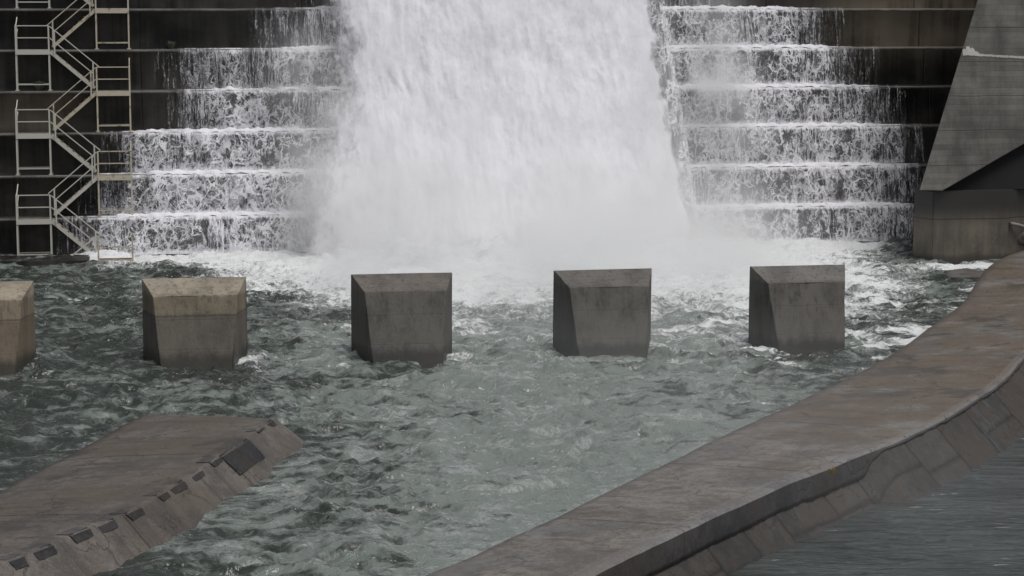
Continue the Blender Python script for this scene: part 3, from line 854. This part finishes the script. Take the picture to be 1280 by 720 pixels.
# ------------------------------------------------------------------ the chute jet
nx, nz = 330, 400
u = np.linspace(0, 1, nx); w = np.linspace(0, 1, nz)
U, W = np.meshgrid(u, w)
Z = -.3 + 15.6 * W
xr = np.interp(Z, [0, 2.5, 4.3, 6.4, 8.9, 10.8, 16], [8.42, 8.1, 7.84, 7.62, 7.43, 7.36, 7.3]) + .12 * fbm(Z * .6, Z * 0, 5, 6)
xl = np.interp(Z, [0, .7, 4., 7., 9., 11., 16], [-10.9, -10.7, -10.0, -9.3, -9.1, -9.3, -9.7]) + .3 * fbm(Z * .4, Z * 0, 4, 4)
X = xl + (xr - xl) * U
bulge = np.sin(np.pi * np.clip(U, 0, 1)) ** .35
lump = fbm(X * .55, Z * .22, 4, 17) * .17 + fbm(X * 1.5, Z * .7, 5, 23, .55) * .075 + .05 * ridged(X * .8 + .5 * fbm(X * .4, Z * .3, 2, 3), Z * .16, 3, 44)
Y = .433 * (Z - 1.63) - .7 - (1.0 + .35 * sstep(6, 0, Z)) * bulge - lump * bulge * .8
edge = np.minimum((X - xl) / (3.3 + 1.1 * fbm(X * .7, Z * .5, 4, 53)), 1.) * np.minimum((xr - X) / (.85 + .3 * fbm(X * 2., Z * 1.2, 3, 58)), 1.)
o = obj('chute_water', grid_mesh('chute_water', np.stack([X, Y, Z], -1), {'edge': edge}), M['jet'], smooth=True); struct(o)

# ------------------------------------------------------------------ pool
def pool_fields(X, Y):
    # how far below the toe of the jet
    dj = np.maximum(np.abs(X - .6) - 7.2, 0.); dy = np.maximum(-2.2 - Y, 0.)
    dist = np.sqrt((dj * 2.1) ** 2 + dy ** 2)
    chop = .80 + .6 * np.exp(-dist / 9.)
    wx = X + .9 * fbm(X * .25, Y * .25, 3, 61); wy = Y + .9 * fbm(X * .25, Y * .25, 3, 67)
    h = .23 * fbm(wx * .33, wy * .55, 3, 1) + .145 * (ridged(wx * .6, wy * 1.05, 4, 9) - 1) + .075 * fbm(wx * 2.0, wy * 3.3, 3, 15)
    z = h * chop
    toe = np.exp(-((Y + 3.2) / 2.4) ** 2) * np.exp(-(np.maximum(np.abs(X - .2) - 6.5, 0) / 2.) ** 2)
    z = z + toe * (.55 + .35 * fbm(X * .7, Y * .7, 4, 20))
    patch = fbm(X * .16, Y * .26, 4, 30); patch2 = fbm(wx * .5, wy * .9, 4, 36)
    foam = 1.2 * np.exp(-(dist / 16.0) ** 2) + .42 * np.exp(-dist / 13.) * (1 + patch)
    # along the foot of the wet steps
    for xa, xb in ((-20.2, -7), (8, 16.5)):
        m = sstep(xa - .6, xa + 1.5, X) * sstep(xb + .6, xb - .6, X)
        foam = foam + m * ((1.0 if xa < 0 else .72) * np.exp(-((Y + 1.3) / 1.5) ** 2) + .30 * np.exp(-np.maximum(-1 - Y, 0) / 2.5))
    # streak of foam drawn down behind the right-hand blocks
    foam = foam + .36 * np.exp(-((Y + 25.5) / 3.) ** 2) * np.exp(-((X - 10.) / 2.4) ** 2) * (.7 + patch2)
    foam = foam + .45 * np.exp(-((X - (6 + (Y + 22) * .35)) / 3.2) ** 2) * sstep(-40, -28, Y) * (.6 + patch2)
    foam = foam + .22 * sstep(.1, .8, patch + .6 * patch2)
    turb = .50 * np.exp(-(np.abs(X - (Y + 12) * .2) / 7.) ** 2) * sstep(-2, -10, Y) + .45 * np.exp(-dist / 12.) + .12 + .22 * fbm(wx * .2, wy * .28, 3, 83) + .12 * patch + .1 * patch2 + .12 * sstep(-16, -5, X)
    # the blocks: heaped water upstream, foam at the corners, slick behind
    for i in range(5):
        bx = BX0 + BS * i; dx = X - bx; dyy = Y - BY
        up = np.exp(-((dyy - .7) / .6) ** 2) * np.exp(-(dx / 1.9) ** 4)
        z = z + .18 * up; foam = foam + .4 * up
        fr_ = np.exp(-((dyy + 2.35) / .4) ** 2) * np.exp(-(dx / 1.4) ** 4); foam = foam + .38 * fr_ * np.clip(.6 + 1.5 * patch2, 0, 1.5)
        for sx in (-1, 1):
            c = np.exp(-((dx - sx * 1.85) / .75) ** 2 - ((dyy + 1.2) / 1.7) ** 2) * np.clip(.75 + 1.3 * patch2, 0, 1.6)
            foam = foam + (.36 if i in (1, 2, 4) else .32) * c * (1 if sx > 0 else .7); z = z + .07 * c
        ln = np.exp(-((dx) / 1.2) ** 2 - ((dyy + 2.6) / 1.1) ** 2); foam = foam - .25 * ln; z = z - .08 * ln; turb = turb - .35 * ln
    # lapping along the sills and the wing wall
    for Q, ww, am in ((RIN[::2], .55, .5),):
        m = np.full(X.shape, 99.)
        for q in Q: m = np.minimum(m, (X - q[0]) ** 2 + (Y - q[1]) ** 2)
        foam = foam + am * np.exp(-m / ww ** 2) * (.5 + patch2) * sstep(-52, -20, Y)
    wf = np.exp(-((X - 18.6) / 1.8) ** 2 - ((Y + 8.6) / .9) ** 2); foam = foam + 1.1 * wf
    foam = foam + .42 * np.exp(-((X - 12.) / 2.2) ** 2 - ((Y + 17.) / 5.5) ** 2) * np.clip(patch2 + .35, 0, 1)
    foam = foam + .55 * np.exp(-((X + 18.4) / 2.) ** 2 - ((Y + 11.5) / 1.3) ** 2) * (.6 + patch2)
    lq = np.full(X.shape, 99.)
    inn = LQ - LN * LWd[:, None] * .98
    for q in np.concatenate([inn[::8], (LQ + LN * .75)[::8]]): lq = np.minimum(lq, (X - q[0]) ** 2 + (Y - q[1]) ** 2)
    foam = foam + .38 * np.exp(-lq / .6 ** 2) * (.5 + patch2)
    z = z * (1 - .75 * np.exp(-lq / 1.0))
    mr = np.full(X.shape, 99.)
    for q in RIN[::2]: mr = np.minimum(mr, (X - q[0]) ** 2 + (Y - q[1]) ** 2)
    z = z * (1 - .75 * np.exp(-mr / 1.2))
    return z, np.clip(foam, 0, 1.6), np.clip(turb, 0, 1.2)
def right_of_sill(X, Y):
    """True on the tailwater side of the right-hand sill's crest"""
    out = np.zeros(X.shape, bool)
    Qs = RQ[::6]; Ns = RN[::6]
    best = np.full(X.shape, 1e9)
    for q, n in zip(Qs, Ns):
        d = (X - q[0]) ** 2 + (Y - q[1]) ** 2; m = d < best
        best = np.where(m, d, best); out = np.where(m, ((X - q[0]) * n[0] + (Y - q[1]) * n[1]) > -.9, out)
    return out
dx_ = .095
xs = np.arange(-29., 24., dx_); ys = np.arange(-60., .2, dx_)
X, Y = np.meshgrid(xs, ys)
Z, FO, TU = pool_fields(X, Y)
ro = right_of_sill(X, Y); keep = ~(ro[:-1, :-1] & ro[1:, 1:])
o = obj('pool_water', grid_mesh('pool_water', np.stack([X, Y, Z], -1), {'foam': FO, 'turb': TU}, keep), M['water'], smooth=True); struct(o)
xs = np.append(np.arange(-70., -29., .25), -28.99); ys = np.arange(-60., .3, .25)          # the pool goes on to the left, out of the picture
X, Y = np.meshgrid(xs, ys); Z, FO, TU = pool_fields(X, Y)
o = obj('pool_water', grid_mesh('pool_water', np.stack([X, Y, Z], -1), {'foam': FO, 'turb': TU}), M['water'], smooth=True); struct(o)
# tailwater below the sill
xs = np.arange(-8., 20., .075); ys = np.arange(-60., -26., .075); X, Y = np.meshgrid(xs, ys)
a = X * .986 - Y * .167; b = X * .167 + Y * .986
Z = TAILZ + .024 * fbm(a * 1.0, b * 3.4, 3, 3) + .02 * fbm(a * .4, b * 1.1, 2, 9)
ro = right_of_sill(X, Y); keep = ro[:-1, :-1] | ro[1:, 1:]
o = obj('tailwater', grid_mesh('tailwater', np.stack([X, Y, Z], -1), None, keep), M['tail'], smooth=True); struct(o)
bm = bmesh.new()
vs = [bm.verts.new(p) for p in ((-300, -400, TAILZ - .06), (300, -400, TAILZ - .06), (300, -8, TAILZ - .06), (-300, -8, TAILZ - .06))]
bm.faces.new(vs); struct(obj('river_water', bm, M['tail']))
bm = bmesh.new(); vs = [bm.verts.new(p) for p in ((-600, -700, -3), (600, -700, -3), (600, 300, -3), (-600, 300, -3))]
bm.faces.new(vs); struct(obj('riverbed', bm, M['bed']))

# ------------------------------------------------------------------ small things
def rock_bm(sx, sy, sz, seed):
    bm = bmesh.new(); bmesh.ops.create_icosphere(bm, subdivisions=3, radius=1)
    for v in bm.verts:
        c = v.co; k = 1 + .28 * float(fbm(np.array(c.x * 1.3 + seed), np.array(c.y * 1.3 + c.z * 1.1), 3))
        v.co = Vector((c.x * sx, c.y * sy, c.z * sz)) * k
    return bm
def rock(x, y, z, s, seed, lab):
    o = obj('boulder', rock_bm(*s, seed), M['rock'], smooth=True); o.location = (x, y, z)
    tag(o, lab, 'boulder', 'boulders at the foot of the wing wall')
rock(17.2, -11.6, .02, (.85, .7, .24), 3, 'flat grey boulder awash between the wing wall and the curved sill')
rock(22.0, -6.2, .75, (.6, .5, .42), 9, 'dark boulder under the driftwood pole at the foot of the wing wall')
rock(22.9, -6.9, .95, (.7, .6, .5), 14, 'larger boulder cut by the right edge of the photo above the sill')
def stick(a, b, r, lab):
    bm = bmesh.new(); a, b = Vector(a), Vector(b); n = 9; prev = None
    for i in range(n + 1):
        t = i / n; p = a.lerp(b, t) + Vector((0, 0, .07 * math.sin(t * 5))); rad = r * (1 - .6 * t)
        ring = [bm.verts.new(p + Vector((0, math.cos(q) * rad, math.sin(q) * rad))) for q in np.linspace(0, 2 * math.pi, 8, endpoint=False)]
        if prev:
            for j in range(8): bm.faces.new((prev[j], prev[(j + 1) % 8], ring[(j + 1) % 8], ring[j]))
        else: bm.faces.new(ring[::-1])
        prev = ring
    bm.faces.new(prev); o = obj('driftwood', bm, M['wood'], smooth=True)
    tag(o, lab, 'driftwood', 'driftwood lodged by the wing wall')
stick((21.0, -6.9, 1.55), (22.9, -6.6, .95), .09, 'pale driftwood pole leaning down onto the boulders by the wing wall')
def tuft(x, y, z, r, n, mat, lab, cat, seed, group=None):
    bm = bmesh.new(); rn = random.Random(seed)
    for i in range(n):
        a = rn.uniform(0, 2 * math.pi); rr_ = r * rn.uniform(.1, .75); h = r * rn.uniform(.5, 1.5)
        bx, by = math.cos(a) * rr_ * .5, math.sin(a) * rr_ * .5
        tip = Vector((math.cos(a) * rr_ * 1.4, math.sin(a) * rr_ * 1.4, h)); w_ = r * .13
        sd = Vector((-math.sin(a), math.cos(a), 0)) * w_
        b0 = Vector((bx, by, 0)); mid = b0.lerp(tip, .55) + Vector((0, 0, h * .2))
        v = [bm.verts.new(p) for p in (b0 - sd * .6, b0 + sd * .6, mid + sd, tip, mid - sd)]
        bm.faces.new(v)
    o = obj('weed_tuft', bm, mat); o.location = (x, y, z); tag(o, lab, cat, group)
tuft(.28, -45.95, .5, .12, 40, M['yellow'], 'small yellow weed growing on the edge of the curved sill', 'weed', 1)
tuft(-15.1, edge_y(5) - .3, edge_z(4) + .005, .26, 60, M['moss'], 'small green tuft on a dam step between the staircase and the falling water', 'weed', 2, 'weeds rooted on the dam steps')
tuft(-21.0, edge_y(4) - .3, edge_z(3) + .005, .3, 70, M['moss'], 'green tuft under the upper left landing of the metal staircase', 'weed', 3, 'weeds rooted on the dam steps')

# ------------------------------------------------------------------ mist thrown up by the jet
def box_obj(name, x0, x1, y0, y1, z0, z1, mat):
    bm = bmesh.new(); add_box(bm, x0, x1, y0, y1, z0, z1)
    bmesh.ops.recalc_face_normals(bm, faces=bm.faces)
    return obj(name, bm, mat)
def mist_mat(name, fn, step_rate=1.):
    m = Mat(name)
    vol = m.nt.nodes.new('ShaderNodeVolumePrincipled')
    vol.inputs['Color'].default_value = (1., 1., 1., 1); vol.inputs['Anisotropy'].default_value = .1
    m.nt.links.new(fn(m, m.x, m.y, m.z, m.z.max(0.)).k, vol.inputs['Density'])
    m.nt.links.new(vol.outputs[0], m.out.inputs['Volume'])
    return m.m
def puffs(m):
    n = m.noise(m.vec(m.x * .3, m.y * .3 + m.z * .1, m.z * .3), 1., 2.5, .6)
    return (n - .36).step(0., .34) * 1.25 + .12
def gauss(v, c, w): return (-(((v - c) / w).pow(2.))).exp()
def toe_fn(m, x, y, z, zc):
    side = 1. - ((x - .3).abs() - 6.).step(0., 6.)
    d = (-(zc / 2.0)).exp() * side * gauss(y, -6.5, 7.6) * .46 + (-(zc / 4.)).exp() * side * gauss(y, -2.5, 3.6) * .22
    return d * puffs(m)
def left_fn(m, x, y, z, zc):
    return (gauss(x, -9.0, 1.5) * z.step(11., 6.5) * .36 + x.step(-9., -6.) * x.step(8.3, 7.2) * .16) * puffs(m)
def right_fn(m, x, y, z, zc):
    return gauss(x, 9.7, 1.3) * gauss(z, 7.6, 2.7) * 1.25 * puffs(m)
def drift_fn(m, x, y, z, zc):
    return gauss(x + y * .1, -4., 5.) * y.step(-60., -44.) * (z.step(2.8, 0.)) * .016
def slope_prism(name, x0, x1, z0, z1, d0, d1, mat):
    f = lambda z: .433 * (z - 1.63)
    bm = bmesh.new()
    v = [bm.verts.new((x, f(z) - d, z)) for z in (z0, z1) for d in (d1, d0) for x in (x0, x1)]
    for q in ((0, 2, 3, 1), (4, 5, 7, 6), (0, 1, 5, 4), (2, 6, 7, 3), (0, 4, 6, 2), (1, 3, 7, 5)): bm.faces.new([v[i] for i in q])
    bmesh.ops.recalc_face_normals(bm, faces=bm.faces)
    return obj(name, bm, mat)
struct(box_obj('spray_mist', -12.5, 12.8, -25., .6, -.4, 7., mist_mat('toe_mist', toe_fn)), 'stuff')
struct(slope_prism('spray_mist', -12.4, 8.3, .5, 17., .35, 3.2, mist_mat('left_spray', left_fn)), 'stuff')
struct(slope_prism('spray_mist', 8.4, 13., 4., 13., .35, 2.2, mist_mat('right_spray', right_fn)), 'stuff')
struct(box_obj('drifting_mist', -14., 14., -60., -13., -.8, 2.8, mist_mat('drift_mist', drift_fn)), 'stuff')

# ------------------------------------------------------------------ light, sky, camera
SUN_EL, SUN_AZ = math.radians(66), math.radians(42)          # azimuth of the sun seen from the scene: behind the camera, to its right
wd = bpy.data.worlds.new('World'); sc.world = wd; wd.use_nodes = True
nt = wd.node_tree; nt.nodes.clear()
sky = nt.nodes.new('ShaderNodeTexSky'); sky.sky_type = 'NISHITA'; sky.sun_disc = False
sky.sun_elevation = SUN_EL; sky.sun_rotation = math.radians(180) - SUN_AZ
sky.air_density = 1.; sky.dust_density = 1.5; sky.ozone_density = 1.
hs = nt.nodes.new('ShaderNodeHueSaturation'); hs.inputs['Saturation'].default_value = .30
bg = nt.nodes.new('ShaderNodeBackground'); bg.inputs['Strength'].default_value = .07
wo = nt.nodes.new('ShaderNodeOutputWorld')
nt.links.new(sky.outputs[0], hs.inputs['Color']); nt.links.new(hs.outputs[0], bg.inputs['Color']); nt.links.new(bg.outputs[0], wo.inputs['Surface'])
L = bpy.data.lights.new('sun', 'SUN'); L.energy = 1.5; L.angle = math.radians(25); L.color = (1., .97, .93)
lo = bpy.data.objects.new('sun', L); C.objects.link(lo)
sd = Vector((math.sin(SUN_AZ) * math.cos(SUN_EL), -math.cos(SUN_AZ) * math.cos(SUN_EL), math.sin(SUN_EL)))
lo.rotation_euler = sd.to_track_quat('Z', 'Y').to_euler(); lo.location = (20, -60, 60)

PSI, DD, HH, ROLL, F = .1679, 97.4493, 13.2407, .0045, 2700.
PITCH = math.atan(420 / 2700)
cam = bpy.data.cameras.new('camera'); co = bpy.data.objects.new('camera', cam); C.objects.link(co)
cam.sensor_width = 36; cam.lens = F / 1280 * 36; cam.clip_start = .5; cam.clip_end = 3000
co.location = (-DD * math.sin(PSI), -DD * math.cos(PSI), HH)
yaw = -PSI
fwd = Vector((math.sin(PSI) * math.cos(PITCH), math.cos(PSI) * math.cos(PITCH), -math.sin(PITCH)))
q = fwd.to_track_quat('-Z', 'Y')
co.rotation_mode = 'QUATERNION'
from mathutils import Quaternion
co.rotation_quaternion = q @ Quaternion((0, 0, 1), ROLL)
sc.camera = co
sc.view_settings.view_transform = 'Standard'; sc.view_settings.look = 'None'
sc.view_settings.exposure = .36; sc.view_settings.gamma = 1.; sc.view_settings.use_curve_mapping = False
cy = sc.cycles
cy.max_bounces = 8; cy.diffuse_bounces = 2; cy.glossy_bounces = 2; cy.transparent_max_bounces = 12; cy.volume_bounces = 7
cy.volume_step_rate = 1.; cy.volume_max_steps = 128
cy.use_denoising = True
